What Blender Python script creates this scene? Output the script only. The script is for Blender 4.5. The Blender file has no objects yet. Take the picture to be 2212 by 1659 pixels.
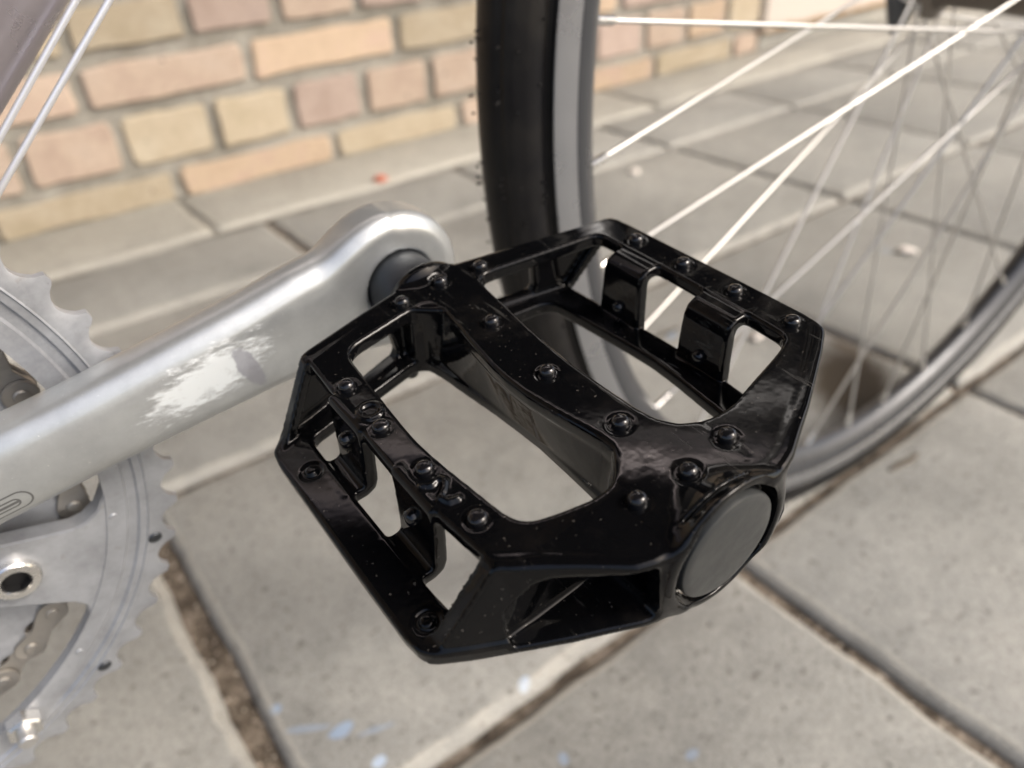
import bpy, bmesh, math, random
import numpy as np
from mathutils import Matrix, Vector
random.seed(7)
rng = np.random.RandomState(5)
sc = bpy.context.scene
C = sc.collection
S = 0.001045            # metres per modelling unit (the bicycle is authored in these)

# ------------------------------------------------------------------ camera, sky, sun, exposure
GZ = 0.3132             # height of the pedal centre above the ground
def cam_axes(yaw, pit, rol):
    cy, sy = math.cos(yaw), math.sin(yaw); cp, sp = math.cos(pit), math.sin(pit); cr, sr = math.cos(rol), math.sin(rol)
    Rz = np.array([[cy, sy, 0], [-sy, cy, 0], [0, 0, 1]])
    base = np.array([[1, 0, 0], [0, 0, -1], [0, 1, 0]])
    Rx = np.array([[1, 0, 0], [0, cp, -sp], [0, sp, cp]])
    Rr = np.array([[cr, -sr, 0], [sr, cr, 0], [0, 0, 1]])
    return Rr @ Rx @ base @ Rz
M = cam_axes(-.6145, .5995, -.058)
cam_pos = Vector((-77.958 * S, -101.707 * S, 90.158 * S + GZ))
cam = bpy.data.cameras.new("camera"); camo = bpy.data.objects.new("camera", cam); C.objects.link(camo)
mw = Matrix.Identity(4)
for i in range(3):
    mw[i][0] = M[0][i]; mw[i][1] = -M[1][i]; mw[i][2] = -M[2][i]; mw[i][3] = cam_pos[i]
camo.matrix_world = mw
cam.sensor_width = 36; cam.lens = 1655 * 36 / 2212
cam.clip_start = .005; cam.clip_end = 400
cam.dof.use_dof = True; cam.dof.focus_distance = .149; cam.dof.aperture_fstop = 11.5
sc.camera = camo

SUN_AZ = math.radians(142)     # compass-like: measured from +Y towards +X
SUN_EL = math.radians(42)
w = bpy.data.worlds.new("World"); sc.world = w; w.use_nodes = True
nt = w.node_tree
sky = nt.nodes.new("ShaderNodeTexSky"); sky.sky_type = 'NISHITA'; sky.sun_disc = False
sky.sun_elevation = SUN_EL; sky.sun_rotation = SUN_AZ
sky.air_density = 1.0; sky.dust_density = 5.0; sky.ozone_density = .6
bg = nt.nodes["Background"]; bg.inputs[1].default_value = .15
nt.links.new(sky.outputs[0], bg.inputs[0])
sun = bpy.data.lights.new("sun", 'SUN'); sun.energy = 1.5; sun.angle = math.radians(20); sun.color = (1, .965, .915)
suno = bpy.data.objects.new("sun", sun); C.objects.link(suno)
sd = Vector((math.sin(SUN_AZ) * math.cos(SUN_EL), math.cos(SUN_AZ) * math.cos(SUN_EL), math.sin(SUN_EL)))
suno.rotation_euler = sd.to_track_quat('Z', 'Y').to_euler(); suno.location = (1, -1, 3)
sc.view_settings.view_transform = 'Standard'; sc.view_settings.look = 'None'
sc.view_settings.exposure = 0.72; sc.view_settings.gamma = 1
sc.view_settings.use_curve_mapping = False

# ------------------------------------------------------------------ helpers
def obj(name, me, mat=None, parent=None, mat4=None, **kw):
    o = bpy.data.objects.new(name, me); C.objects.link(o)
    if mat and me and not me.materials: me.materials.append(mat)
    if parent: o.parent = parent
    if mat4 is not None: o.matrix_local = mat4
    for k, v in kw.items(): o[k] = v
    return o
def mesh(name, v, f, smooth=False):
    me = bpy.data.meshes.new(name); me.from_pydata([tuple(map(float, p)) for p in v], [], [tuple(int(i) for i in q) for q in f]); me.update()
    if smooth: me.shade_smooth()
    return me
def auto_smooth(me, deg=35):
    me.shade_smooth()
    try: me.set_sharp_from_angle(angle=math.radians(deg))
    except Exception: pass
    return me
def lathe(prof, n=32, axis='y', cap=True):
    """prof: list of (radius, height along axis)."""
    v = []; f = []
    for r, h in prof:
        for i in range(n):
            a = 2 * math.pi * i / n; c, s = r * math.cos(a), r * math.sin(a)
            v.append((c, h, s) if axis == 'y' else (c, s, h))
    m = len(prof)
    flip = axis == 'y'
    for j in range(m - 1):
        for i in range(n):
            q = (j * n + i, j * n + (i + 1) % n, (j + 1) * n + (i + 1) % n, (j + 1) * n + i)
            f.append(q[::-1] if flip else q)
    if cap:
        q0 = tuple(range(n)); q1 = tuple((m - 1) * n + i for i in range(n))
        f.append(q0 if flip else q0[::-1]); f.append(q1[::-1] if flip else q1)
    return v, f
def join_parts(parts):
    V = []; F = []
    for v, f in parts:
        k = len(V); V += list(v); F += [tuple(i + k for i in q) for q in f]
    return V, F
def tube(pts, r, n=12):
    pts = [Vector(p) for p in pts]; v = []; f = []
    up = Vector((0, 1, 0.01))
    for i, p in enumerate(pts):
        t = (pts[min(i + 1, len(pts) - 1)] - pts[max(i - 1, 0)]).normalized()
        a = t.cross(up).normalized(); b = t.cross(a)
        rr = r[i] if isinstance(r, (list, tuple)) else r
        for k in range(n):
            an = 2 * math.pi * k / n; v.append(tuple(p + rr * (math.cos(an) * a + math.sin(an) * b)))
    for i in range(len(pts) - 1):
        for k in range(n):
            f.append((i * n + k, i * n + (k + 1) % n, (i + 1) * n + (k + 1) % n, (i + 1) * n + k))
    f.append(tuple(range(n))[::-1]); f.append(tuple((len(pts) - 1) * n + k for k in range(n)))
    return v, f

# ---- small signed-distance modeller (numpy) -> smooth cast looking meshes
def sdpoly(X, Y, P):
    P = np.asarray(P, float); d = np.full(np.broadcast(X, Y).shape, 1e9); s = np.ones_like(d)
    n = len(P)
    for i in range(n):
        a = P[i]; b = P[i - 1]; e = b - a
        wx = X - a[0]; wy = Y - a[1]
        t = np.clip((wx * e[0] + wy * e[1]) / (e @ e + 1e-12), 0, 1)
        d = np.minimum(d, (wx - e[0] * t) ** 2 + (wy - e[1] * t) ** 2)
        c1 = Y >= a[1]; c2 = Y < b[1]; c3 = e[0] * wy > e[1] * wx
        fl = (c1 & c2 & c3) | (~c1 & ~c2 & ~c3)
        s = np.where(fl, -s, s)
    return (s * np.sqrt(d)).astype(np.float32)
def smin(a, b, k):
    h = np.clip(.5 + .5 * (b - a) / k, 0, 1)
    return b * (1 - h) + a * h - k * h * (1 - h)
def smax(a, b, k): return -smin(-a, -b, k)
def extr(d2, dz, r):
    a = d2 + r; b = dz + r
    return np.sqrt(np.maximum(a, 0) ** 2 + np.maximum(b, 0) ** 2) + np.minimum(np.maximum(a, b), 0) - r
def surface_nets(D, org, h):
    ins = D < 0
    a = ins[:-1, :-1, :-1]
    cnt = np.zeros(a.shape, np.int8); corners = [(i, j, k) for i in (0, 1) for j in (0, 1) for k in (0, 1)]
    n0, n1, n2 = D.shape
    for i, j, k in corners: cnt += ins[i:n0 - 1 + i, j:n1 - 1 + j, k:n2 - 1 + k]
    act = np.argwhere((cnt > 0) & (cnt < 8)); idx = np.full(a.shape, -1, np.int32)
    idx[act[:, 0], act[:, 1], act[:, 2]] = np.arange(len(act))
    vals = np.stack([D[act[:, 0] + i, act[:, 1] + j, act[:, 2] + k] for i, j, k in corners], 1)
    cp = np.array(corners, float); acc = np.zeros((len(act), 3)); num = np.zeros(len(act))
    for p in range(8):
        for q in range(p + 1, 8):
            if np.abs(cp[p] - cp[q]).sum() != 1: continue
            va, vb = vals[:, p], vals[:, q]; m = (va < 0) != (vb < 0)
            t = np.where(m, va / np.where(m, va - vb, 1), 0)
            acc[m] += cp[p] + (cp[q] - cp[p]) * t[m, None]; num[m] += 1
    V = (act + acc / num[:, None]) * h + np.array(org)
    F = []
    for ax in range(3):
        sl0 = [slice(None)] * 3; sl1 = [slice(None)] * 3; sl0[ax] = slice(0, -1); sl1[ax] = slice(1, None)
        e = ins[tuple(sl0)] != ins[tuple(sl1)]; E_ = np.argwhere(e)
        b, c = (ax + 1) % 3, (ax + 2) % 3
        ok = (E_[:, b] > 0) & (E_[:, c] > 0) & (E_[:, b] < D.shape[b] - 1) & (E_[:, c] < D.shape[c] - 1); E_ = E_[ok]
        def g(db, dc):
            q = E_.copy(); q[:, b] += db; q[:, c] += dc; return idx[q[:, 0], q[:, 1], q[:, 2]]
        Q = np.stack([g(-1, -1), g(0, -1), g(0, 0), g(-1, 0)], 1)
        st = ins[E_[:, 0], E_[:, 1], E_[:, 2]]
        Q[~st] = Q[~st][:, ::-1]
        F.append(Q)
    return V, np.concatenate(F)
def sdf_mesh(name, D, org, h, scale=S, off=(0, 0, 0)):
    V, F = surface_nets(D, org, h); V = (V - np.array(off)) * scale
    me = bpy.data.meshes.new(name)
    me.vertices.add(len(V)); me.vertices.foreach_set("co", V.astype(np.float32).ravel())
    me.loops.add(len(F) * 4); me.loops.foreach_set("vertex_index", F.astype(np.int32).ravel())
    me.polygons.add(len(F)); me.polygons.foreach_set("loop_start", np.arange(0, len(F) * 4, 4, dtype=np.int32))
    me.update(calc_edges=True); me.validate(); me.shade_smooth()
    return me

# ------------------------------------------------------------------ materials
def newmat(name):
    m = bpy.data.materials.new(name); m.use_nodes = True
    b = m.node_tree.nodes["Principled BSDF"]; return m, m.node_tree, b
def N(t, typ, **kw):
    n = t.nodes.new(typ)
    for k, v in kw.items():
        if k in n.inputs: n.inputs[k].default_value = v
        else: setattr(n, k, v)
    return n
def noise(t, vec, scale, detail=3, rough=.5):
    n = N(t, "ShaderNodeTexNoise"); n.inputs["Scale"].default_value = scale; n.inputs["Detail"].default_value = detail; n.inputs["Roughness"].default_value = rough
    t.links.new(vec, n.inputs["Vector"]); return n
def ramp(t, fac, stops):
    r = N(t, "ShaderNodeValToRGB"); cr = r.color_ramp
    while len(cr.elements) < len(stops): cr.elements.new(.5)
    for e, (p, c) in zip(cr.elements, stops):
        e.position = p; e.color = (*c, 1) if len(c) == 3 else c
    t.links.new(fac, r.inputs[0]); return r
def mixc(t, fac, a, b, mode='MIX'):
    m = N(t, "ShaderNodeMix"); m.data_type = 'RGBA'; m.blend_type = mode
    for s_, v in ((0, fac), (6, a), (7, b)):
        if hasattr(v, 'is_output') or isinstance(v, bpy.types.NodeSocket): t.links.new(v, m.inputs[s_])
        else: m.inputs[s_].default_value = v if s_ == 0 else ((*v, 1) if len(v) == 3 else v)
    return m.outputs[2]
def mth(t, op, a, b=None, c=None):
    m = N(t, "ShaderNodeMath"); m.operation = op
    for i, v in enumerate((a, b, c)):
        if v is None: continue
        if isinstance(v, bpy.types.NodeSocket): t.links.new(v, m.inputs[i])
        else: m.inputs[i].default_value = v
    return m.outputs[0]
def bump(t, b, h, strength, dist):
    bn = N(t, "ShaderNodeBump"); bn.inputs["Strength"].default_value = strength; bn.inputs["Distance"].default_value = dist
    t.links.new(h, bn.inputs["Height"]); t.links.new(bn.outputs[0], b.inputs["Normal"]); return bn
def simple(name, col, rough, metal=0, bumpy=None, rvar=None, spec=None):
    m, t, b = newmat(name); b.inputs["Base Color"].default_value = (*col, 1); b.inputs["Roughness"].default_value = rough; b.inputs["Metallic"].default_value = metal
    if spec is not None: b.inputs["Specular IOR Level"].default_value = spec
    tc = N(t, "ShaderNodeTexCoord")
    if rvar:
        n = noise(t, tc.outputs["Object"], rvar[0], 4, .6); r = ramp(t, n.outputs[0], [(.35, (rough,) * 3), (.7, (rvar[1],) * 3)]); t.links.new(r.outputs[0], b.inputs["Roughness"])
    if bumpy:
        n = noise(t, tc.outputs["Object"], bumpy[0], 3, .5); bump(t, b, n.outputs[0], bumpy[1], bumpy[2])
    return m

# black gloss paint with dust, smears and specks
m, t, b = newmat("black_gloss_paint"); BLACK = m
tc = N(t, "ShaderNodeTexCoord"); oc = tc.outputs["Object"]
n1 = noise(t, oc, 60, 6, .7); n2 = noise(t, oc, 1100, 2, .5); n3 = noise(t, oc, 170, 5, .65)
d1 = ramp(t, n1.outputs[0], [(.50, (0, 0, 0)), (.72, (1, 1, 1))])
d2 = ramp(t, n2.outputs[0], [(.70, (0, 0, 0)), (.76, (1, 1, 1))])
dust = mth(t, 'MULTIPLY', d1.outputs[0], ramp(t, n3.outputs[0], [(.4, (0, 0, 0)), (.7, (1, 1, 1))]).outputs[0])
c1 = mixc(t, mth(t, 'MULTIPLY', dust, .06), (.0022, .0023, .0027), (.14, .12, .10))
mp = N(t, "ShaderNodeMapping"); t.links.new(oc, mp.inputs[0]); mp.inputs["Scale"].default_value = (900, 90, 300); mp.inputs["Rotation"].default_value = (0, .3, .5)
n4 = noise(t, mp.outputs[0], 1, 3, .6); n5 = noise(t, oc, 38, 3, .6)
scr = mth(t, 'MULTIPLY', ramp(t, n4.outputs[0], [(.60, (0, 0, 0)), (.68, (1, 1, 1))]).outputs[0], ramp(t, n5.outputs[0], [(.50, (0, 0, 0)), (.64, (1, 1, 1))]).outputs[0])
c1 = mixc(t, mth(t, 'MULTIPLY', scr, .08), c1, (.30, .29, .27))
c2 = mixc(t, mth(t, 'MULTIPLY', d2.outputs[0], .25), c1, (.2, .18, .16))
t.links.new(c2, b.inputs["Base Color"])
rr = ramp(t, n1.outputs[0], [(.35, (.04,) * 3), (.75, (.13,) * 3)]); t.links.new(mth(t, "ADD", rr.outputs[0], mth(t, "MULTIPLY", scr, .12)), b.inputs["Roughness"])
nb = noise(t, oc, 240, 2, .5)
bump(t, b, nb.outputs[0], .10, .0004)
b.inputs["Specular IOR Level"].default_value = .42; b.inputs["IOR"].default_value = 1.38

PIN = simple("black_pin_paint", (.006, .006, .007), .09, 0, (900, .3, .0003))
CAP = simple("grey_satin_plastic", (.030, .032, .032), .30, 0, (260, .22, .0005), (150, .52))
SPIN = simple("dark_steel", (.075, .08, .088), .30, .85, (600, .2, .0003), (90, .5))

# silver crank alloy with a scuffed patch
m, t, b = newmat("silver_painted_alloy"); CRANK = m
tc = N(t, "ShaderNodeTexCoord"); oc = tc.outputs["Object"]
sep = N(t, "ShaderNodeSeparateXYZ"); t.links.new(oc, sep.inputs[0])
n1 = noise(t, oc, 90, 6, .7); n3 = noise(t, oc, 1500, 2, .5)
mp = N(t, "ShaderNodeMapping"); t.links.new(oc, mp.inputs[0]); mp.inputs["Rotation"].default_value = (0, .6, 0); mp.inputs["Scale"].default_value = (.45, 1, 1.5)
n2 = noise(t, mp.outputs[0], 420, 6, .78)
base = ramp(t, n1.outputs[0], [(.3, (.42, .435, .44)), (.7, (.53, .55, .55))]).outputs[0]
# scuff patch centred at unit coords (-49,-7) in x,z, elongated along the arm
def ell(cx, cz, a, bb, ang):
    dx = mth(t, 'SUBTRACT', sep.outputs[0], cx * S); dz = mth(t, 'SUBTRACT', sep.outputs[2], cz * S)
    u = mth(t, 'ADD', mth(t, 'MULTIPLY', dx, math.cos(ang)), mth(t, 'MULTIPLY', dz, math.sin(ang)))
    v = mth(t, 'SUBTRACT', mth(t, 'MULTIPLY', dz, math.cos(ang)), mth(t, 'MULTIPLY', dx, math.sin(ang)))
    return mth(t, 'SQRT', mth(t, 'ADD', mth(t, 'POWER', mth(t, 'DIVIDE', u, a * S), 2), mth(t, 'POWER', mth(t, 'DIVIDE', v, bb * S), 2)))
OX, OZ = 0, 0
CR_OFF = None
e1 = ell(-50, -6.5, 16, 6.0, .28)
e1n = mth(t, 'ADD', e1, mth(t, 'MULTIPLY', mth(t, 'SUBTRACT', n2.outputs[0], .5), 2.2))
patch = ramp(t, e1n, [(.62, (1, 1, 1)), (1.0, (0, 0, 0))]).outputs[0]
holes = ramp(t, n1.outputs[0], [(.30, (.15, .15, .15)), (.50, (1, 1, 1))]).outputs[0]
e2 = ell(-41.5, -7.0, 2.3, 6.5, .35)
slash = ramp(t, mth(t, 'ADD', e2, mth(t, 'MULTIPLY', mth(t, 'SUBTRACT', n1.outputs[0], .5), 1.4)), [(.8, (1, 1, 1)), (1, (0, 0, 0))]).outputs[0]
def caps(x0, z0, x1, z1, r, lw):
    L_ = math.hypot(x1 - x0, z1 - z0); cx, sx_ = (x1 - x0) / L_, (z1 - z0) / L_
    dx = mth(t, 'SUBTRACT', sep.outputs[0], x0 * S); dz = mth(t, 'SUBTRACT', sep.outputs[2], z0 * S)
    u = mth(t, 'ADD', mth(t, 'MULTIPLY', dx, cx), mth(t, 'MULTIPLY', dz, sx_)); v = mth(t, 'SUBTRACT', mth(t, 'MULTIPLY', dz, cx), mth(t, 'MULTIPLY', dx, sx_))
    uc = mth(t, 'MINIMUM', mth(t, 'MAXIMUM', u, 0), L_ * S); du = mth(t, 'SUBTRACT', u, uc)
    d = mth(t, 'ABSOLUTE', mth(t, 'SUBTRACT', mth(t, 'SQRT', mth(t, 'ADD', mth(t, 'POWER', du, 2), mth(t, 'POWER', v, 2))), r * S))
    return ramp(t, mth(t, 'DIVIDE', d, lw * S), [(.5, (1, 1, 1)), (1, (0, 0, 0))]).outputs[0]
mark = mth(t, 'MAXIMUM', caps(-93.6, -19.4, -108, -21.9, 2.5, .28), mth(t, 'MAXIMUM', caps(-94.6, -19.6, -98.2, -20.2, 1.1, .3), mth(t, 'MAXIMUM', caps(-100.6, -20.6, -103, -21.0, 1.0, .3), caps(-94, -19.5, -106, -21.6, .15, .3))))
spk = ramp(t, n3.outputs[0], [(.73, (0, 0, 0)), (.77, (1, 1, 1))]).outputs[0]
col = mixc(t, mth(t, 'MULTIPLY', mth(t, 'MULTIPLY', patch, holes), .95), base, (.82, .86, .87))
col = mixc(t, mth(t, 'MULTIPLY', slash, .75), col, (.33, .33, .37))
col = mixc(t, mth(t, 'MULTIPLY', spk, .5), col, (.85, .85, .8))
col = mixc(t, mth(t, 'MULTIPLY', mark, .8), col, (.10, .10, .10))
t.links.new(col, b.inputs["Base Color"])
b.inputs["Metallic"].default_value = .72
rg = mixc(t, patch, (.34, .34, .34), (.65, .65, .65)); t.links.new(rg, b.inputs["Roughness"])
hgt = mth(t, 'ADD', mth(t, 'MULTIPLY', mth(t, 'MULTIPLY', patch, holes), .5), mth(t, 'MULTIPLY', n2.outputs[0], .25))
bump(t, b, hgt, .35, .0004)

m, t, b = newmat("silver_chainring_alloy"); CHRING = m
tc = N(t, "ShaderNodeTexCoord"); oc = tc.outputs["Object"]
n1 = noise(t, oc, 75, 6, .7); n2 = noise(t, oc, 900, 3, .6); n3 = noise(t, oc, 260, 4, .65)
cc = ramp(t, n1.outputs[0], [(.32, (.29, .30, .32)), (.6, (.42, .435, .46))]).outputs[0]
cc = mixc(t, ramp(t, n2.outputs[0], [(.68, (0, 0, 0)), (.74, (.6, .6, .6))]).outputs[0], cc, (.10, .09, .08))
cc = mixc(t, ramp(t, n3.outputs[0], [(.62, (0, 0, 0)), (.72, (.35, .35, .35))]).outputs[0], cc, (.25, .235, .21))
t.links.new(cc, b.inputs["Base Color"]); b.inputs["Metallic"].default_value = .5
t.links.new(ramp(t, n1.outputs[0], [(.35, (.36,) * 3), (.7, (.55,) * 3)]).outputs[0], b.inputs["Roughness"]); bump(t, b, n3.outputs[0], .12, .0003)
RIM = simple("grey_rim_alloy", (.36, .37, .39), .24, .85, None, (40, .38))
RIMD = simple("dark_rim_coating", (.055, .058, .064), .26, .4, None, (40, .4))
STEEL = simple("bright_spoke_steel", (.60, .595, .58), .42, .9)
CABLE = simple("bright_cable_wire", (.88, .89, .92), .34, .7)
CHROME = simple("bright_bolt_steel", (.75, .74, .72), .16, 1, None, (200, .35))
DARKST = simple("dark_socket_steel", (.012, .012, .013), .4, .3)
CHAINM = simple("oily_chain_steel", (.38, .36, .33), .33, .85, (700, .3, .0003), (150, .6))
PAINTF = simple("lilac_grey_frame_paint", (.44, .405, .435), .27, .75, (400, .06, .0003), (60, .45))
FORKM = simple("dark_grey_fork_paint", (.10, .105, .115), .35, .3)
HUBM = simple("brown_grey_hub_alloy", (.20, .175, .15), .35, .8)
WHITE = simple("pale_splinter", (.75, .70, .62), .7)
GRIT = simple("white_pebble", (.78, .72, .66), .8)
TWIG = simple("dark_twig", (.09, .075, .055), .8)
RED = simple("red_leaf_bit", (.5, .15, .09), .7)

# tyre rubber
m, t, b = newmat("black_tyre_rubber"); TYRE = m
tc = N(t, "ShaderNodeTexCoord"); oc = tc.outputs["Object"]
n1 = noise(t, oc, 50, 4, .6); n2 = noise(t, oc, 700, 3, .6)
t.links.new(ramp(t, n1.outputs[0], [(.35, (.004, .004, .005)), (.75, (.014, .013, .012))]).outputs[0], b.inputs["Base Color"])
b.inputs["Roughness"].default_value = .38; b.inputs["Specular IOR Level"].default_value = .2; bump(t, b, n2.outputs[0], .3, .0004)

# concrete slabs
def concrete(name, c0, c1, stains_and_shade=True):
    m, t, b = newmat(name); geo = N(t, "ShaderNodeNewGeometry"); P = geo.outputs["Position"]
    oi = N(t, "ShaderNodeObjectInfo")
    big = noise(t, P, 5, 4, .6); mid = noise(t, P, 38, 6, .7); fine = noise(t, P, 520, 5, .8); spk = noise(t, P, 190, 2, .4)
    col = ramp(t, mth(t, 'ADD', mth(t, 'MULTIPLY', big.outputs[0], .5), mth(t, 'MULTIPLY', mid.outputs[0], .5)), [(.36, c0), (.62, c1)]).outputs[0]
    col = mixc(t, .75, col, ramp(t, fine.outputs[0], [(.34, (.42, .39, .35)), (.52, (.92, .92, .92)), (.68, (1.25, 1.22, 1.16))]).outputs[0], 'MULTIPLY')
    stn = noise(t, P, 2.3, 5, .62)
    col = mixc(t, 1.0, col, ramp(t, stn.outputs[0], [(.36, (.80, .80, .80)), (.5, (.97, .97, .96)), (.64, (1.06, 1.05, 1.03))]).outputs[0], 'MULTIPLY')
    dk = ramp(t, spk.outputs[0], [(.30, (1, 1, 1)), (.36, (0, 0, 0))]).outputs[0]
    col = mixc(t, mth(t, 'MULTIPLY', dk, .6), col, (.09, .08, .07))
    var = mth(t, 'ADD', mth(t, 'MULTIPLY', oi.outputs["Random"], .16), .92)
    hv = N(t, "ShaderNodeHueSaturation"); t.links.new(var, hv.inputs["Value"]); t.links.new(col, hv.inputs["Color"]); col = hv.outputs[0]
    if stains_and_shade:
        sp = N(t, "ShaderNodeSeparateXYZ"); t.links.new(P, sp.inputs[0])
        dn = noise(t, P, 70, 4, .7); d2n = noise(t, P, 190, 4, .7)
        def blob(x, y, a, bb, ang, colr, amt, edge=(.75, .95), nz=1.6):
            nonlocal col
            dx = mth(t, 'SUBTRACT', sp.outputs[0], x / 1000); dy = mth(t, 'SUBTRACT', sp.outputs[1], y / 1000)
            u = mth(t, 'ADD', mth(t, 'MULTIPLY', dx, math.cos(ang)), mth(t, 'MULTIPLY', dy, math.sin(ang)))
            v = mth(t, 'SUBTRACT', mth(t, 'MULTIPLY', dy, math.cos(ang)), mth(t, 'MULTIPLY', dx, math.sin(ang)))
            e = mth(t, 'SQRT', mth(t, 'ADD', mth(t, 'POWER', mth(t, 'DIVIDE', u, a / 1000), 2), mth(t, 'POWER', mth(t, 'DIVIDE', v, bb / 1000), 2)))
            nn = mth(t, 'ADD', mth(t, 'MULTIPLY', dn.outputs[0], .5), mth(t, 'MULTIPLY', d2n.outputs[0], .5))
            e = mth(t, 'ADD', e, mth(t, 'MULTIPLY', mth(t, 'SUBTRACT', nn, .5), nz))
            f = ramp(t, e, [(edge[0], (1, 1, 1)), (edge[1], (0, 0, 0))]).outputs[0]
            col = mixc(t, mth(t, 'MULTIPLY', f, amt), col, colr)
        BL = (.27, .36, .50)
        blob(-24, 164, 9, 5, .1, BL, .8); blob(-40, 178, 16, 2.5, -.55, BL, .45); blob(-49, 201, 4, 4, 0, BL, .8); blob(-8, 152, 12, 2, -.3, BL, .45)
        blob(76, 122, 6, 3.5, .6, (.42, .52, .66), .8); blob(64, 72, 4, 3, 1, BL, .6); blob(-16, 134, 5, 4, 0, (.42, .52, .66), .8)
        blob(407, 346, 16, 6, .2, BL, .7); blob(440, 345, 10, 5, .5, BL, .6); blob(428, 320, 12, 5, 0, (.3, .4, .55), .4)
        blob(120, 30, 5, 3, 0, BL, .5); blob(300, 300, 7, 4, 0, BL, .3); blob(770, 310, 10, 8, 0, BL, .2)
        blob(498, 180, 80, 48, .6, (.05, .037, .022), 1.0, (.5, 1.15), .8)  # two dark blobs paint the wheel's contact shade into the slab colour
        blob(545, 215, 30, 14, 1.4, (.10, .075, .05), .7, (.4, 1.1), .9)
    t.links.new(col, b.inputs["Base Color"]); b.inputs["Roughness"].default_value = .88
    sn = N(t, "ShaderNodeSeparateXYZ"); t.links.new(geo.outputs["True Normal"], sn.inputs[0])
    ed = ramp(t, sn.outputs[2], [(.55, (0, 0, 0)), (.75, (1, 1, 1)), (.965, (1, 1, 1)), (.985, (0, 0, 0))]).outputs[0]
    col = mixc(t, mth(t, 'MULTIPLY', ed, .32), col, (.58, .55, .48)); t.links.new(col, b.inputs["Base Color"])  # worn edges lightened in colour, also standing in for light on them
    hh = mth(t, 'ADD', mth(t, 'MULTIPLY', fine.outputs[0], .6), mth(t, 'ADD', mth(t, 'MULTIPLY', mid.outputs[0], 1.0), mth(t, 'MULTIPLY', dk, -.4)))
    bump(t, b, hh, .55, .0025)
    return m
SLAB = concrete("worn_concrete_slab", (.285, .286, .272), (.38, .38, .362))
STRIP = concrete("pale_concrete_strip", (.36, .35, .315), (.44, .43, .39), False)
m, t, b = newmat("joint_soil"); SOIL = m
geo = N(t, "ShaderNodeNewGeometry"); P_ = geo.outputs["Position"]
n1 = noise(t, P_, 45, 6, .75); n2 = noise(t, P_, 260, 4, .7)
cc = ramp(t, n1.outputs[0], [(.36, (.05, .038, .028)), (.5, (.15, .12, .09)), (.64, (.32, .27, .22))]).outputs[0]
cc = mixc(t, .6, cc, ramp(t, n2.outputs[0], [(.35, (.35, .33, .3)), (.7, (1, 1, 1))]).outputs[0], 'MULTIPLY')
t.links.new(cc, b.inputs["Base Color"]); b.inputs["Roughness"].default_value = .95
bump(t, b, mth(t, 'ADD', n1.outputs[0], mth(t, 'MULTIPLY', n2.outputs[0], .5)), .9, .006)

def brickmat(name, c0, c1, c2):
    m, t, b = newmat(name); geo = N(t, "ShaderNodeNewGeometry"); P = geo.outputs["Position"]; oi = N(t, "ShaderNodeObjectInfo")
    n1 = noise(t, P, 16, 4, .6); n2 = noise(t, P, 90, 5, .7); n3 = noise(t, P, 60, 2, .4)
    col = ramp(t, n1.outputs[0], [(.32, c0), (.5, c1), (.68, c2)]).outputs[0]
    col = mixc(t, .35, col, ramp(t, n2.outputs[0], [(.3, (.6, .55, .5)), (.7, (1, 1, 1))]).outputs[0], 'MULTIPLY')
    dk = ramp(t, n3.outputs[0], [(.24, (1, 1, 1)), (.30, (0, 0, 0))]).outputs[0]
    col = mixc(t, mth(t, 'MULTIPLY', dk, .6), col, (.16, .12, .09))
    hv = N(t, "ShaderNodeHueSaturation"); t.links.new(mth(t, 'ADD', mth(t, 'MULTIPLY', oi.outputs["Random"], .24), .79), hv.inputs["Value"]); t.links.new(col, hv.inputs["Color"]); hv.inputs["Saturation"].default_value = .80
    t.links.new(hv.outputs[0], b.inputs["Base Color"]); b.inputs["Roughness"].default_value = .9
    bump(t, b, n2.outputs[0], .5, .003); return m
BRICKS = {
 'y': brickmat("yellow_brick", (.47, .38, .23), (.53, .43, .28), (.57, .48, .33)),
 'o': brickmat("orange_brick", (.57, .40, .25), (.61, .44, .275), (.60, .41, .29)),
 'p': brickmat("pink_brick", (.52, .37, .27), (.58, .43, .31), (.60, .46, .35)),
 'r': brickmat("dull_red_brick", (.46, .33, .26), (.54, .40, .32), (.50, .37, .31))}
m, t, b = newmat("grey_mortar"); MORTAR = m
geo = N(t, "ShaderNodeNewGeometry"); P_ = geo.outputs["Position"]
n1 = noise(t, P_, 14, 4, .6); n2 = noise(t, P_, 120, 5, .7)
cc = ramp(t, n1.outputs[0], [(.35, (.28, .265, .225)), (.65, (.44, .42, .37))]).outputs[0]
cc = mixc(t, .5, cc, ramp(t, n2.outputs[0], [(.3, (.55, .52, .5)), (.7, (1, 1, 1))]).outputs[0], 'MULTIPLY')
t.links.new(cc, b.inputs["Base Color"]); b.inputs["Roughness"].default_value = .95; bump(t, b, n2.outputs[0], .8, .006)
m, t, b = newmat("white_wall_paint"); WPAINT = m
geo = N(t, "ShaderNodeNewGeometry"); P_ = geo.outputs["Position"]; sp = N(t, "ShaderNodeSeparateXYZ"); t.links.new(P_, sp.inputs[0])
n1 = noise(t, P_, 22, 5, .7)
f = mth(t, 'ADD', mth(t, 'MULTIPLY', sp.outputs[2], 28), mth(t, 'MULTIPLY', n1.outputs[0], 1.1))
cc = ramp(t, f, [(.0, (.36, .20, .08)), (.62, (.42, .25, .10)), (.9, (.78, .70, .62))])
cc.color_ramp.elements[0].position = .35
cr = cc.color_ramp
f2 = mth(t, 'DIVIDE', f, 3.0); t.links.new(f2, cc.inputs[0])
cr.elements[0].position = .45; cr.elements[1].position = .60; cr.elements[2].position = .72
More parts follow.
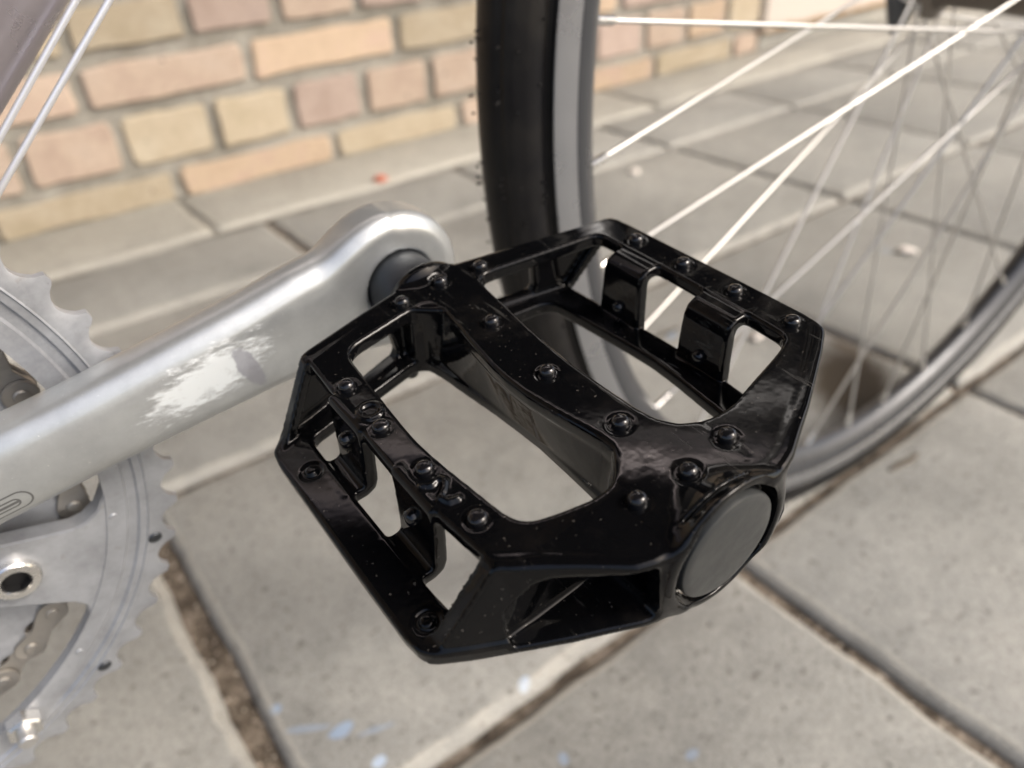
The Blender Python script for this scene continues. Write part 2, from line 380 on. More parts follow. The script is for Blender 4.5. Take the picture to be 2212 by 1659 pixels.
t.links.new(cc.outputs[0], b.inputs["Base Color"]); b.inputs["Roughness"].default_value = .6

# ------------------------------------------------------------------ the ground, slabs and strip
def noisy_block(x0, x1, y0, y1, zt, zb, ch, seg, jit, mk, tilt=(0, 0)):
    """slab with a worn, wavy chamfered rim; returns v, f"""
    nx = max(2, int((x1 - x0) / seg)); ny = max(2, int((y1 - y0) / seg))
    per = [(x0 + (x1 - x0) * i / nx, y0, 0, 1) for i in range(nx)] + [(x1, y0 + (y1 - y0) * i / ny, -1, 0) for i in range(ny)] \
        + [(x1 - (x1 - x0) * i / nx, y1, 0, -1) for i in range(nx)] + [(x0, y1 - (y1 - y0) * i / ny, 1, 0) for i in range(ny)]
    cx, cy = (x0 + x1) / 2, (y0 + y1) / 2; n = len(per); v = []
    rings = [(ch * 1.5, 0), (ch * .9, -.2 * ch), (ch * .1, -1.05 * ch), (0, zb - zt)]
    jr = [mk.uniform(-1, 1) for _ in per]; jr = [(jr[i] + jr[i - 1] + jr[(i + 1) % n]) / 2 * jit for i in range(n)]
    for k, (ins, dz) in enumerate(rings):
        for i, (x, y, ax, ay) in enumerate(per):
            corner = 0
            dx = x - cx; dy = y - cy; hx = (x1 - x0) / 2; hy = (y1 - y0) / 2
            sx = (hx - ins - (jr[i] if k < 3 else 0)) / hx; sy = (hy - ins - (jr[i] if k < 3 else 0)) / hy
            px, py = cx + dx * sx, cy + dy * sy
            z = zt + dz + (mk.uniform(-1, 1) * jit * .35 if 0 < k < 3 else 0) + (px - cx) * tilt[0] + (py - cy) * tilt[1]
            v.append((px, py, z))
    f = [tuple(range(n))]
    for k in range(3):
        for i in range(n):
            f.append(((k) * n + i, (k + 1) * n + i, (k + 1) * n + (i + 1) % n, k * n + (i + 1) % n))
    return v, f
g = mesh("ground", [(-60, -60, -.009), (60, -60, -.009), (60, 60, -.009), (-60, 60, -.009)], [(0, 1, 2, 3)])
obj("ground", g, SOIL, kind="structure")
# gentle heap of soil inside the joints comes from the bump; slabs lie proud of it
pav = obj("pavement", mesh("pavement", [(-8, -8, -.0075), (8, -8, -.0075), (8, 1.118, -.0075), (-8, 1.118, -.0075)], [(0, 1, 2, 3)]), SOIL, kind="structure")
xs = [-2.94, -2.62, -2.30, -1.98, -1.66, -1.34, -1.02, -.70, -.38, -.064, .248, .5655, .886, 1.224, 1.562, 1.89, 2.22, 2.55, 2.88, 3.2, 3.52]
ys = [-1.82, -1.50, -1.18, -.855, -.53, -.208, .112, .4395, .767, .946]
mk = random.Random(3)
for i in range(len(xs) - 1):
    for j in range(len(ys) - 1):
        gl = .0074 if abs(xs[i] + .064) < .01 else .0042; gr = .0074 if abs(xs[i + 1] + .064) < .01 else .0042
        near = -0.8 < xs[i] < 1.9 and ys[j] > -.6
        v, f = noisy_block(xs[i] + gl, xs[i + 1] - gr, ys[j] + .0034, ys[j + 1] - .0034, 0 + mk.uniform(-.0012, .0012), -.03, .0056, .011 if near else .15,   .0014 if near else 0, mk, (mk.uniform(-.003, .003), mk.uniform(-.003, .003)))
        me = auto_smooth(mesh("paving_slab", v, f), 50)
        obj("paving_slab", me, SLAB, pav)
# loose grit lying in the wider joints, far too many to count
V = []; F = []; gq = random.Random(17)
def grit(x, y, r):
    k = len(V); ph = gq.uniform(0, 6); hgt = r * gq.uniform(.5, .9); z = -.0085
    for j in range(6):
        a_ = ph + j * math.pi / 3 + gq.uniform(-.25, .25); q = r * gq.uniform(.7, 1.1); V.append((x + q * math.cos(a_), y + q * math.sin(a_), z + hgt * gq.uniform(0, .45)))
    V.append((x + gq.uniform(-.3, .3) * r, y + gq.uniform(-.3, .3) * r, z + hgt * 1.4))
    for j in range(6): F.append((k + j, k + (j + 1) % 6, k + 6))
for xj, wj in [(-.064, .0075), (.248, .0035), (.5655, .0035), (.886, .0035)]:
    for i in range(1500): grit(xj + gq.uniform(-wj, wj), gq.uniform(-.5, .76), gq.choice([.0006, .0009, .0014, .0022]))
for yj in (.112, .4395, .767):
    for i in range(1500): grit(gq.uniform(-.5, 1.5), yj + gq.uniform(-.0032, .0032), gq.choice([.0006, .0009, .0014]))
m, t, b = newmat("joint_grit"); GRITM = m
geo = N(t, "ShaderNodeNewGeometry"); n1 = noise(t, geo.outputs["Position"], 130, 2, .5)
t.links.new(ramp(t, n1.outputs[0], [(.3, (.12, .09, .065)), (.5, (.30, .25, .20)), (.7, (.52, .47, .40))]).outputs[0], b.inputs["Base Color"]); b.inputs["Roughness"].default_value = .95
obj("joint_grit", mesh("joint_grit", V, F), GRITM, kind="stuff")
# pale concrete strip along the wall, cast in lengths
sx = [-2.8, -1.6, -.75, .176, 1.05, 1.95, 3.0]
st = obj("concrete_strip", mesh("concrete_strip", [(-2.8, .952, -.004), (3, .952, -.004), (3, 1.116, -.004), (-2.8, 1.116, -.004)], [(0, 1, 2, 3)]), STRIP, kind="structure")
for i in range(len(sx) - 1):
    v, f = noisy_block(sx[i] + .003, sx[i + 1] - .003, .954, 1.1165, .004, -.03, .006, .03, .0025, mk, (0, .02))
    obj("edging_slab", auto_smooth(mesh("edging_slab", v, f), 50), STRIP, st)

# ------------------------------------------------------------------ the brick wall
WY = 1.1215
def box(x0, x1, y0, y1, z0, z1, bev=0):
    v = [(x, y, z) for x in (x0, x1) for y in (y0, y1) for z in (z0, z1)]
    f = [(0, 1, 3, 2), (4, 6, 7, 5), (0, 4, 5, 1), (2, 3, 7, 6), (0, 2, 6, 4), (1, 5, 7, 3)]
    if not bev: return v, f
    bm = bmesh.new(); vs = [bm.verts.new(p) for p in v]; [bm.faces.new([vs[i] for i in q]) for q in f]
    bmesh.ops.bevel(bm, geom=bm.edges[:], offset=bev, segments=2, affect='EDGES', profile=.5)
    bm.verts.index_update(); r = [tuple(p.co) for p in bm.verts], [tuple(q.index for q in fa.verts) for fa in bm.faces]; bm.free(); return r
OPEN = [(-.10, 3.05, .80, 2.45), (-.10, 3.05, 3.25, 4.85)]      # openings for added unseen windows that darken reflections: x0,x1,z0,z1
segs = [(-2.8, -.10, -.02, 6), (3.05, 3.4, .62, 6), (-.10, 1.5465, -.02, .80), (1.5465, 3.05, .62, .80), (-.10, 3.05, 2.45, 3.25), (-.10, 3.05, 4.85, 6)]
V, F = join_parts([box(q[0], q[1], WY, WY + .2, q[2], q[3]) for q in segs])
wall = obj("brick_wall", mesh("brick_wall", V, F), MORTAR,
    label="weathered wall of yellow, orange and pink bricks with wide grey mortar joints behind the bicycle", category="wall")
GLASS = simple("added_window_glass", (.006, .007, .008), .04)
FRAMEP = simple("added_window_frame", (.035, .035, .038), .4)
for (x0, x1, z0, z1) in OPEN:
    n_ = 3; w_ = (x1 - x0) / n_
    P = [box(x0, x1, WY + .07, WY + .12, z0, z0 + .05), box(x0, x1, WY + .07, WY + .12, z1 - .05, z1)]
    for i in range(n_ + 1):
        xx = x0 + w_ * i; P.append(box(max(x0, xx - .03), min(x1, xx + .03), WY + .068, WY + .122, z0 + .05, z1 - .05))
    V, F = join_parts(P); wf = obj("added_window", mesh("added_window", V, F), FRAMEP, wall)
    for i in range(n_):
        obj("added_pane", mesh("added_pane", *box(x0 + w_ * i + .02, x0 + w_ * (i + 1) - .02, WY + .09, WY + .1, z0 + .04, z1 - .04)), GLASS, wf)
def brick_v(x0, x1, z0, z1, d, mkr, jit=.0022):
    per = []
    n1 = 5; n2 = 2; r = .005
    w_, h_ = x1 - x0, z1 - z0
    pts = [(x0 + r + (w_ - 2 * r) * i / n1, z0) for i in range(n1 + 1)] + [(x1, z0 + r + (h_ - 2 * r) * i / n2) for i in range(n2 + 1)] + \
          [(x1 - r - (w_ - 2 * r) * i / n1, z1) for i in range(n1 + 1)] + [(x0, z1 - r - (h_ - 2 * r) * i / n2) for i in range(n2 + 1)]
    pts = [(x + mkr.uniform(-jit, jit), z + mkr.uniform(-jit, jit)) for x, z in pts]
    n = len(pts); cx, cz = (x0 + x1) / 2, (z0 + z1) / 2
    v = [(x + (cx - x) * .035, WY - d, z + (cz - z) * .10) for x, z in pts] + [(x, WY - d + .003, z) for x, z in pts] + [(x, WY + .01, z) for x, z in pts]
    f = [tuple(range(n))] + [(k * n + i, (k + 1) * n + i, (k + 1) * n + (i + 1) % n, k * n + (i + 1) % n) for k in (0, 1) for i in range(n)]
    return v, f
rows = [(.003, .045), (.063, .131), (.150, .203), (.223, .275), (.291, .347), (.361, .416), (.430, .485)]
jo = [[-.333, -.073, .182, .445, .697, .951, 1.205, 1.460],
      [-.527, -.397, -.267, -.137, -.007, .123, .257, .383, .512, .643, .772, .902, 1.033, 1.169, 1.300, 1.430],
      [-.418, -.163, .092, .331, .587, .842, 1.097, 1.352],
      [-.427, -.297, -.166, -.035, .096, .257, .390, .525, .655, .786, .917, 1.048, 1.179, 1.310, 1.441],
      [-.333, -.073, .182, .437, .692, .947, 1.202, 1.457],
      [-.482, -.352, -.222, -.092, .038, .168, .298, .428, .558, .688, .818, .948, 1.078, 1.208, 1.338, 1.468],
      [-.418, -.163, .092, .347, .602, .857, 1.112, 1.367]]
known = {(3, .257): 'r', (3, .096): 'y', (3, .390): 'p', (2, .092): 'p', (2, .331): 'o', (1, -.007): 'p', (1, .123): 'y', (1, .257): 'y', (1, .383): 'r', (1, .512): 'p', (1, .643): 'p', (0, .182): 'o', (0, .445): 'y', (0, .697): 'p', (2, .587): 'y'}
mk = random.Random(11)
for r_, ((z0, z1), J) in enumerate(zip(rows, jo)):
    J = [-.60] + [q for q in J if q > -.58] + [1.5465]
    for a_, b_ in zip(J[:-1], J[1:]):
        if b_ - a_ < .03: continue
        key = known.get((r_, a_), mk.choice('yyooop' + 'pr'))
        jw = .0085
        v, f = brick_v(a_ + jw, b_ - (jw if b_ < 1.54 else 0), z0, z1, .0075 + mk.uniform(-.002, .002), mk)
        obj("brick", mesh("brick", v, f), BRICKS[key], wall)
for kk in 'yop':
    V = []; F = []; mk2 = random.Random(ord(kk))
    mk = random.Random(21)
    for r_ in range(0, 80):
        z0 = .499 + r_ * .0697
        if z0 > 5.9: break
        x = -2.8 + (r_ % 2) * .125
        xe = 3.4 if z0 > .63 else 1.5465
        while x < xe - .04:
            x1_ = min(x + .255, xe); pick = mk.choice('yyoopp')
            for (p0, p1, q0, q1) in OPEN:
                if q0 - .05 < z0 < q1:
                    if x < p0 < x1_: x1_ = p0
                    elif p0 <= x < p1: x1_ = min(x1_, p1)
            inw = any(p0 <= x < p1 and q0 - .05 < z0 < q1 for (p0, p1, q0, q1) in OPEN)
            if pick == kk and x1_ - x > .05 and not inw:
                k = len(V); a, b_, c_, d_ = x + .0065, x1_ - .0065, z0, z0 + .056
                V += [(a, WY - .007, c_), (b_, WY - .007, c_), (b_, WY - .007, d_), (a, WY - .007, d_), (a, WY + .01, c_), (b_, WY + .01, c_), (b_, WY + .01, d_), (a, WY + .01, d_)]
                F += [(k, k + 1, k + 2, k + 3), (k + 4, k, k + 3, k + 7), (k + 1, k + 5, k + 6, k + 2), (k + 3, k + 2, k + 6, k + 7), (k + 4, k + 5, k + 1, k)]
            x = x1_ if x1_ > x else x + .255
    # low courses left of the frame belong here as well
    for r_, (z0, z1) in enumerate(rows):
        x = -2.8 + (r_ % 2) * .125
        while x < -.62:
            x1_ = min(x + .255, -.60); pick = mk.choice('yyoopp')
            if pick == kk and x1_ - x > .05:
                k = len(V); a, b_, c_, d_ = x + .0065, x1_ - .0065, z0, z1
                V += [(a, WY - .007, c_), (b_, WY - .007, c_), (b_, WY - .007, d_), (a, WY - .007, d_), (a, WY + .01, c_), (b_, WY + .01, c_), (b_, WY + .01, d_), (a, WY + .01, d_)]
                F += [(k, k + 1, k + 2, k + 3), (k + 4, k, k + 3, k + 7), (k + 1, k + 5, k + 6, k + 2), (k + 3, k + 2, k + 6, k + 7), (k + 4, k + 5, k + 1, k)]
            x = x1_ if x1_ > x else x + .255
    obj("upper_bricks", mesh("upper_bricks", V, F), BRICKS[kk], wall, kind="stuff")
# unseen timber roof added overhead: it keeps sky off the yard and darkens reflections
CANP = simple("added_canopy_timber", (.05, .042, .035), .7)
can = obj("added_canopy", mesh("added_canopy", *box(-3.2, 4.2, -.75, WY - .01, 2.68, 2.86, .01)), CANP, label="unseen dark timber roof added over the pavement to block the overhead sky", category="added_canopy")
for i in range(12):
    obj("added_rafter", mesh("added_rafter", *box(-3.1 + i * .64, -3.03 + i * .64, -.74, WY - .012, 2.55, 2.679)), CANP, can)
# white painted wall beyond the brickwork
ww = obj("painted_wall", auto_smooth(mesh("painted_wall", *box(1.549, 3.4, 1.098, 1.33, .042, .618, .004))), WPAINT,
    label="cream white painted wall face with a rusty yellow stain along its lower edge, beyond the end of the bricks", category="wall")
obj("plinth", mesh("plinth", *box(1.5495, 3.4, 1.112, 1.32, -.02, .0415)), STRIP, ww)

# ------------------------------------------------------------------ the bicycle
ax_ = np.array([.012, 1, .0687]); ax_ /= np.linalg.norm(ax_)
fw = np.cross(ax_, [0, 0, 1]); fw /= np.linalg.norm(fw); up = np.cross(fw, ax_)
HUB = (379.0, 103.0, 18.2)
BASE = (379.9, 112.0, -306.0)                        # tyre contact in bike coordinates
Bm = Matrix.Identity(4)
for i in range(3): Bm[i][0], Bm[i][1], Bm[i][2] = fw[i], ax_[i], up[i]
p0 = Bm.to_3x3() @ (Vector(BASE) * S)
Bm.translation = Vector((p0.x, p0.y, p0.z + GZ))
bike = bpy.data.objects.new("bicycle", None); C.objects.link(bike); bike.matrix_world = Bm; bike.empty_display_size = .1
bike["label"] = "parked bicycle with silver crank, black platform pedal, silver chainring and spoked front wheel"; bike["category"] = "bicycle"
def T3(x, y, z): return Matrix.Translation(((x - BASE[0]) * S, (y - BASE[1]) * S, (z - BASE[2]) * S))
def bmesh_b(name, v, f, org=(0, 0, 0), smooth=True, deg=35):
    me = mesh(name, [((p[0] - org[0]) * S, (p[1] - org[1]) * S, (p[2] - org[2]) * S) for p in v], f)
    return auto_smooth(me, deg) if smooth else me
def bobj(name, v, f, mat, parent=bike, deg=35, **kw):
    """mesh given in bike units, parented to the bike; origin at the pedal centre"""
    return obj(name, bmesh_b(name, v, f, deg=deg), mat, parent, T3(0, 0, 0) if parent is bike else None, **kw)

# ---- pedal body (signed distance model)
h = .4
X = np.arange(-54, 54 + h, h, dtype=np.float32); Y = np.arange(-56, 49, h, dtype=np.float32); Zz = np.arange(-15.2, 15.2 + h / 2, h, dtype=np.float32)
X = X - X.mean(); Zz = Zz - Zz.mean()
x3, y3, z3 = X[:, None, None], Y[None, :, None], Zz[None, None, :]
x2, y2 = X[:, None], Y[None, :]
Hh = 9.15
OUT = [(-33.6, -35.0), (-32.3, -36.2), (-28.2, -39.3), (-24.9, -42), (-21.2, -45.2), (-18, -48), (-15, -49.1), (-9, -49.7), (0, -50.2), (9, -49.9), (14, -49.2), (16.8, -48.3), (21.9, -45.8), (27.6, -43.1), (34.5, -39.4), (41.7, -35.4), (46.6, -32.4), (48.4, -30), (48.9, -26),
       (49, -10), (48.9, 6), (48.8, 25), (48.3, 28.8), (46.5, 30.6), (43.1, 31.3), (34, 33.9), (16.4, 38.7), (8.6, 40.7), (0, 41.6), (-9.2, 41), (-20, 38.6), (-33, 35.6), (-34.2, 34.5), (-35, 17), (-35.8, 4), (-36.1, -7), (-35.4, -20), (-34.2, -33.5)]
HN = [(-27.0, 27.5), (-26.0, 29.2), (-24.3, 30.1), (-15, 31.6), (-7.0, 32.9), (-5.0, 32.6), (-3.9, 31.2), (-3.5, 27.5), (-4.2, 21), (-5.7, 13), (-6.9, 5), (-7.3, 0), (-7.1, -7), (-6.1, -14), (-5.0, -20), (-4.2, -25), (-4.4, -28), (-5.6, -30.4), (-8, -32.4), (-11, -33.8),
      (-14, -33.9), (-20, -32.4), (-24.2, -31.0), (-26.0, -29.4), (-26.9, -26.5), (-27.6, -20), (-28.6, -11), (-29.1, -3), (-28.7, 5), (-28.0, 14.5), (-27.3, 24)]
HF = [(39.6, 26.9), (36, 27.6), (22.8, 30.3), (12, 32.6), (9.6, 32.6), (8.5, 31), (7.7, 26.4), (6.9, 18.3), (5.8, 9), (5.1, 0), (4.8, -6), (5.0, -14.5), (5.4, -23), (6.1, -27.5), (8, -31), (11.4, -33.2), (15, -34),
      (18.9, -33.9), (26, -32.2), (35.4, -30.1), (38.8, -29), (40.2, -27.4), (40.6, -20), (40.7, -8), (40.8, 6), (40.6, 18), (40.5, 25.6)]
def blur2(A, sg):
    k = int(3 * sg / h); w_ = np.exp(-.5 * (np.arange(-k, k + 1) * h / sg) ** 2); w_ /= w_.sum()
    A = np.apply_along_axis(lambda r: np.convolve(np.pad(r, k, mode='reflect', reflect_type='odd'), w_, 'valid'), 0, A)
    return np.apply_along_axis(lambda r: np.convolve(np.pad(r, k, mode='reflect', reflect_type='odd'), w_, 'valid'), 1, A).astype(np.float32)
dO = blur2(sdpoly(x2, y2, OUT), .55); dN = blur2(sdpoly(x2, y2, HN), 1.0); dF = blur2(sdpoly(x2, y2, HF), 1.0)
pl2 = smax(smax(dO, -dN, .8), -dF, .8)
# worn hollow along the middle of the bars
D = extr(pl2[:, :, None], np.abs(z3 - 7.3) - 1.85, .75)
# tabs folded down from the far rail
def seg2(px, pz, a, b):
    e = np.array(b) - np.array(a); tt = np.clip(((px - a[0]) * e[0] + (pz - a[1]) * e[1]) / (e @ e), 0, 1)
    return np.sqrt((px - a[0] - e[0] * tt) ** 2 + (pz - a[1] - e[1] * tt) ** 2)
xz_x, xz_z = X[:, None], Zz[None, :]
prof = [(42, 7.4), (38.3, 7.4), (36.9, 6.6), (36.3, 5.2), (35.6, -1), (34.9, -8)]
dp = np.minimum.reduce([seg2(xz_x, xz_z, prof[i], prof[i + 1]) for i in range(len(prof) - 1)])[:, None, :] - 1.45
for ya, yb in ((6.6, 18.8), (-18.6, -6.2)):
    yc, yh = (ya + yb) / 2, (yb - ya) / 2
    dt = extr(dp, np.abs(y3 - yc) - (yh + .45 * np.clip((-z3 + 2) / 10, -1, 1)), .6)
    # pin hole boss ring on the tab
    D = smin(D, dt, .9)
D = np.minimum(D, 50)
D = smin(D, D[::-1, :, ::-1], .6)            # two-fold symmetry about the spindle
yt = lambda x: np.interp(x, [-60, -47.4, -33.5, -32.3, -28.2, -24.9, -21.2, -18, -15, -9, 0, 9, 14, 16.8, 21.9, 27.6, 34.5, 41.7, 47.4, 60], [-20, -27, -35, -36.2, -39.3, -42, -45.3, -48.2, -49.4, -50, -50.5, -50.2, -49.5, -48.6, -46, -43.3, -39.6, -35.6, -31.8, -25]).astype(np.float32)
yi = lambda x: np.interp(x, [-60, -33, -9.2, 0, 8.6, 34, 47.9, 60], [29.5, 35.6, 41, 41.6, 40.7, 33.8, 30.6, 27.5]).astype(np.float32)
lam = np.clip((z3 + Hh) / (2 * Hh), 0, 1)
Yo = lam * yt(X)[:, None, None] + (1 - lam) * yt(-X)[:, None, None]
Yi = lam * yi(X)[:, None, None] + (1 - lam) * yi(-X)[:, None, None]
xl = -48.2 + (48.2 - 34.2) * (z3 + Hh) / (2 * Hh); xr = -(-48.2 + (48.2 - 34.2) * (-z3 + Hh) / (2 * Hh))
side = np.maximum(xl - x3, x3 - xr) / 1.2
zb = np.abs(z3) - Hh
WIN = [(-36, -6.7), (-35.2, -.3), (-30.1, 5.1), (-27.8, 6.2), (-22, 6.5), (-17.3, 7.2), (-15.1, 7.0), (-14.4, 6), (-14.3, -6.3), (-15.3, -7.1), (-35.4, -7.2)]
WINI = [(-25.5, -5.4), (-25.8, 3.0), (-24.6, 4.4), (-15.5, 4.4), (-13.2, 1.5), (-12.8, -3.5), (-13.6, -5.6), (-24.5, -6.4)]
def winsub(Wp):
    a = sdpoly(xz_x, xz_z, Wp); return np.minimum(a, a[::-1, ::-1])[:, None, :]
band_o = np.maximum(Yo - y3, y3 - (Yo + 3.4)) * .9
wo = extr(np.maximum(band_o, side), zb + 0 * x3 + 0 * y3, .9)
wo = smax(wo, -winsub(WIN), .5)
band_i = np.maximum(y3 - Yi, (Yi - 3.2) - y3)
wi = extr(np.maximum(band_i, side), zb + 0 * x3 + 0 * y3, .9)
wi = smax(wi, -winsub(WINI), .8)
pk = sdpoly(xz_x, xz_z, [(-43.5, -7.0), (-34.2, 5.6), (-31.5, 3.5), (-30.5, -4.5)]); pk = np.minimum(pk, pk[::-1, ::-1])[:, None, :]
wi = smax(wi, -np.maximum(pk, y3 - (Yi - 1.3)), .5)
D = smin(D, wi, 1.4)
Wn = sdpoly(xz_x, xz_z, WIN)[:, None, :]
inn = np.maximum(Wn, np.maximum(y3 - (Yo + 12.5), (Yo - 6) - y3))
D = smax(D, -inn, .4); D = smax(D, -inn[::-1, :, ::-1], .4); del inn
low = np.maximum(Yo + 1.4, -36.4)
bw = extr(np.maximum(np.maximum(side, x3 + 12) + 0 * y3, np.maximum(low - y3, y3 + 34.2) + 0 * x3), np.abs(z3) - Hh + .5, .3)
D = smin(D, np.minimum(bw, bw[::-1, :, ::-1]), .5); del bw
D = smin(D, wo, .8)
# spindle housing: ruled web between the two middle bars
ya_ = [-48, -33, -28, -25, -20, -14, -7, 0, 5, 13, 21, 27.5, 33, 42]
xlt = np.interp(Y, ya_, [-9, -9, -4.4, -4.2, -5, -6.1, -7.1, -7.3, -6.9, -5.7, -4.2, -3.5, -9, -9]).astype(np.float32)
yb_ = [-48, -33, -31, -27.5, -23, -14.5, -6, 0, 9, 18.3, 26.4, 31, 33, 42]
xrt = np.interp(Y, yb_, [11, 11, 8, 6.1, 5.4, 5, 4.8, 5.1, 5.8, 6.9, 7.7, 8.5, 11, 11]).astype(np.float32)
XL = lam * xlt[None, :, None] + (1 - lam) * (-xrt)[None, :, None]; XR = lam * xrt[None, :, None] + (1 - lam) * (-xlt)[None, :, None]
web = extr(np.maximum(np.maximum(XL - x3, x3 - XR), np.maximum(y3 - 39, -45 - y3)), np.abs(z3) - Hh + .4, .8)
D = smin(D, web, 1.0)
# sloping shoulders at the outer end
am = np.clip((-x3 * np.sign(z3) - 4) / 8, 0, 1)
cut = (np.abs(z3) - (Hh + .1 - .06 * am * np.maximum(0, -36 - y3))) * .95
D = smax(D, cut + 0 * x3, 1.5)
# bosses
rad = np.sqrt(x3 ** 2 + z3 ** 2)
Rb = 13.6 - np.clip((y3 + 49.6) * .75, 0, 8)
boss = extr(rad - Rb + 0 * y3, np.maximum(-50.1 - y3, y3 + 29) + 0 * rad, .7)
D = smin(D, boss, 2.6)
Ri = 11.3 - np.clip((41.2 - y3) * .9, 0, 6)
bossi = extr(rad - Ri + 0 * y3, np.maximum(28 - y3, y3 - 43.6) + 0 * rad, .9)
D = smin(D, bossi, 1.6)
gro = np.maximum(np.abs(rad - 11.25) - .75, y3 + 46.8 + 0 * rad); D = smax(D, -gro, .3)
core = np.maximum(rad - 10.6, y3 + 47.0 + 0 * rad); D = np.maximum(D, -core)
# cast marks on the near rail: ring, comma and step
def torus(cx, cy, rx, r):
    q = np.sqrt((x2 - cx) ** 2 + (y2 - cy) ** 2) - rx
    return (np.sqrt(q[:, :, None] ** 2 + (z3 - Hh) ** 2) - r).astype(np.float32)
D = smin(D, torus(-31.8, 9.4, 2.15, .42), .4)
pw = [(-34.3, -13.2), (-32.8, -14.2), (-31.2, -13.6), (-30.6, -14.8), (-31.8, -16.4), (-33.2, -17.4), (-32.6, -19.2), (-31.0, -19.6)]
dw = np.minimum.reduce([seg2(x2, y2, pw[i], pw[i + 1]) for i in range(len(pw) - 1)])
D = smin(D, np.sqrt(dw[:, :, None] ** 2 + (z3 - Hh) ** 2) - .5, .5)
# pin seats
FAR = [(44.4, 17.8), (44.5, 3.0), (44.5, -11.7), (44.3, -26.4)]
MID = [(1.0, 15.6), (-.6, -5.0), (.4, -24.4)]
INN = [(1.4, 36.6), (-9.4, 35.4), (11.4, 34.8)]
OUTP = [(11.4, -39.0), (.8, -40.2), (-9.6, -39.2)]
NEAR = [(-31.9, 18.8), (-32.3, 4.3), (-31.8, -10.2), (-30.9, -25.0)]
PINS = FAR + MID + INN + OUTP + NEAR
seat = np.full_like(D[:, :, 0], 99)
for px, py in PINS: seat = np.minimum(seat, np.abs(np.sqrt((x2 - px) ** 2 + (y2 - py) ** 2) - 2.15))
seatd = np.sqrt(seat[:, :, None] ** 2 + (z3 - Hh - .1) ** 2) - .55
D = smax(D, -np.minimum(seatd, seatd[::-1, :, ::-1]), .25)
for px, py in (FAR[0], FAR[3]):           # threaded ends showing on the inside of the lower rail
    q = np.abs(np.sqrt((x3 + px) ** 2 + (y3 - py) ** 2) - 1.9); D = smax(D, -(np.sqrt(q ** 2 + (z3 + 5.45) ** 2) - .45), .2)
    D = smin(D, extr(np.sqrt((x3 + px) ** 2 + (y3 - py) ** 2) - 1.3, np.abs(z3 + 5.4) - .5, .3), .2)
TH = .115
pm = sdf_mesh("pedal", D.astype(np.float32), (X[0], Y[0], Zz[0]), h)
del D, seatd, wo, wi, web, boss, bossi, Yo, Yi, band_o, band_i
RotP = Matrix(((math.cos(TH), 0, -math.sin(TH), 0), (0, 1, 0, 0), (math.sin(TH), 0, math.cos(TH), 0), (0, 0, 0, 1)))
pedal = obj("pedal", pm, BLACK, bike, T3(0, 0, 0) @ RotP)
# pins
pv, pf = lathe([(1.7, -1.2), (1.68, .35), (1.58, .8), (1.3, 1.2), (.95, 1.42), (.5, 1.56), (.02, 1.6)], 20, 'z')
pin_me = auto_smooth(mesh("pin", [(a * S, b_ * S, c_ * S) for a, b_, c_ in pv], pf), 50)
def put(name, me, mat, parent, mt): return obj(name, me, mat, parent, mt)
jr = random.Random(4)
for i, (px, py) in enumerate(PINS):
    for sgn in (1, -1):
        mt = Matrix.Translation((sgn * px * S, py * S, sgn * (Hh - .05) * S))
        if sgn < 0: mt = mt @ Matrix.Rotation(math.pi, 4, 'Y')
        mt = mt @ Matrix.Rotation(jr.uniform(0, 3), 4, 'Z') @ Matrix.Diagonal((1, 1, jr.uniform(.85, 1.1) if i < 14 else jr.uniform(.6, .9), 1))
        put("pin", pin_me, PIN, pedal, mt)
for ty in (12.7, -12.4):                       # pins through the folded tabs
    for sgn in (1, -1):
        base = Matrix.Translation((sgn * 34.3 * S, ty * S, sgn * -2.2 * S))
        for d_ in (1, -1):
            mt = base @ Matrix.Rotation((-math.pi / 2 if d_ > 0 else math.pi / 2), 4, 'Y') @ Matrix.Translation((0, 0, (.5 if (d_ * sgn) > 0 else -2.2) * S * 1))
            if d_ < 0: put("pin", pin_me, PIN, pedal, Matrix.Translation((sgn * 35.5 * S, ty * S, -2.4 * sgn * S)) @ Matrix.Rotation(-math.pi / 2 , 4, 'Y') @ Matrix.Translation((0, 0, 1.4 * S)))
            else: put("pin", pin_me, PIN, pedal, Matrix.Translation((sgn * 35.5 * S, ty * S, -2.4 * sgn * S)) @ Matrix.Rotation(math.pi / 2 , 4, 'Y') @ Matrix.Translation((0, 0, 1.4 * S)))
cv, cf = lathe([(.02, -50.85), (6, -50.82), (8.8, -50.7), (9.9, -50.6), (10.35, -50.3), (10.5, -49.8), (10.5, -46), (10.2, -45)], 96, 'y')
capo = obj("dust_cap", auto_smooth(mesh("dust_cap", [(a * S, b_ * S, c_ * S) for a, b_, c_ in cv], cf), 30), CAP, pedal)
sv, sf = lathe([(.02, 42), (7, 42), (8.0, 42.6), (8.0, 45), (8.8, 45.5), (9.0, 46), (9.0, 54.0), (9.05, 57), (7, 57)], 64, 'y')
spd = obj("spindle", auto_smooth(mesh("spindle", [(a * S, b_ * S, c_ * S) for a, b_, c_ in sv], sf), 30), SPIN, pedal)
wv, wf = lathe([(1.2, -9.1), (1.2, -8.9), (.02, -8.9)], 12, 'z')

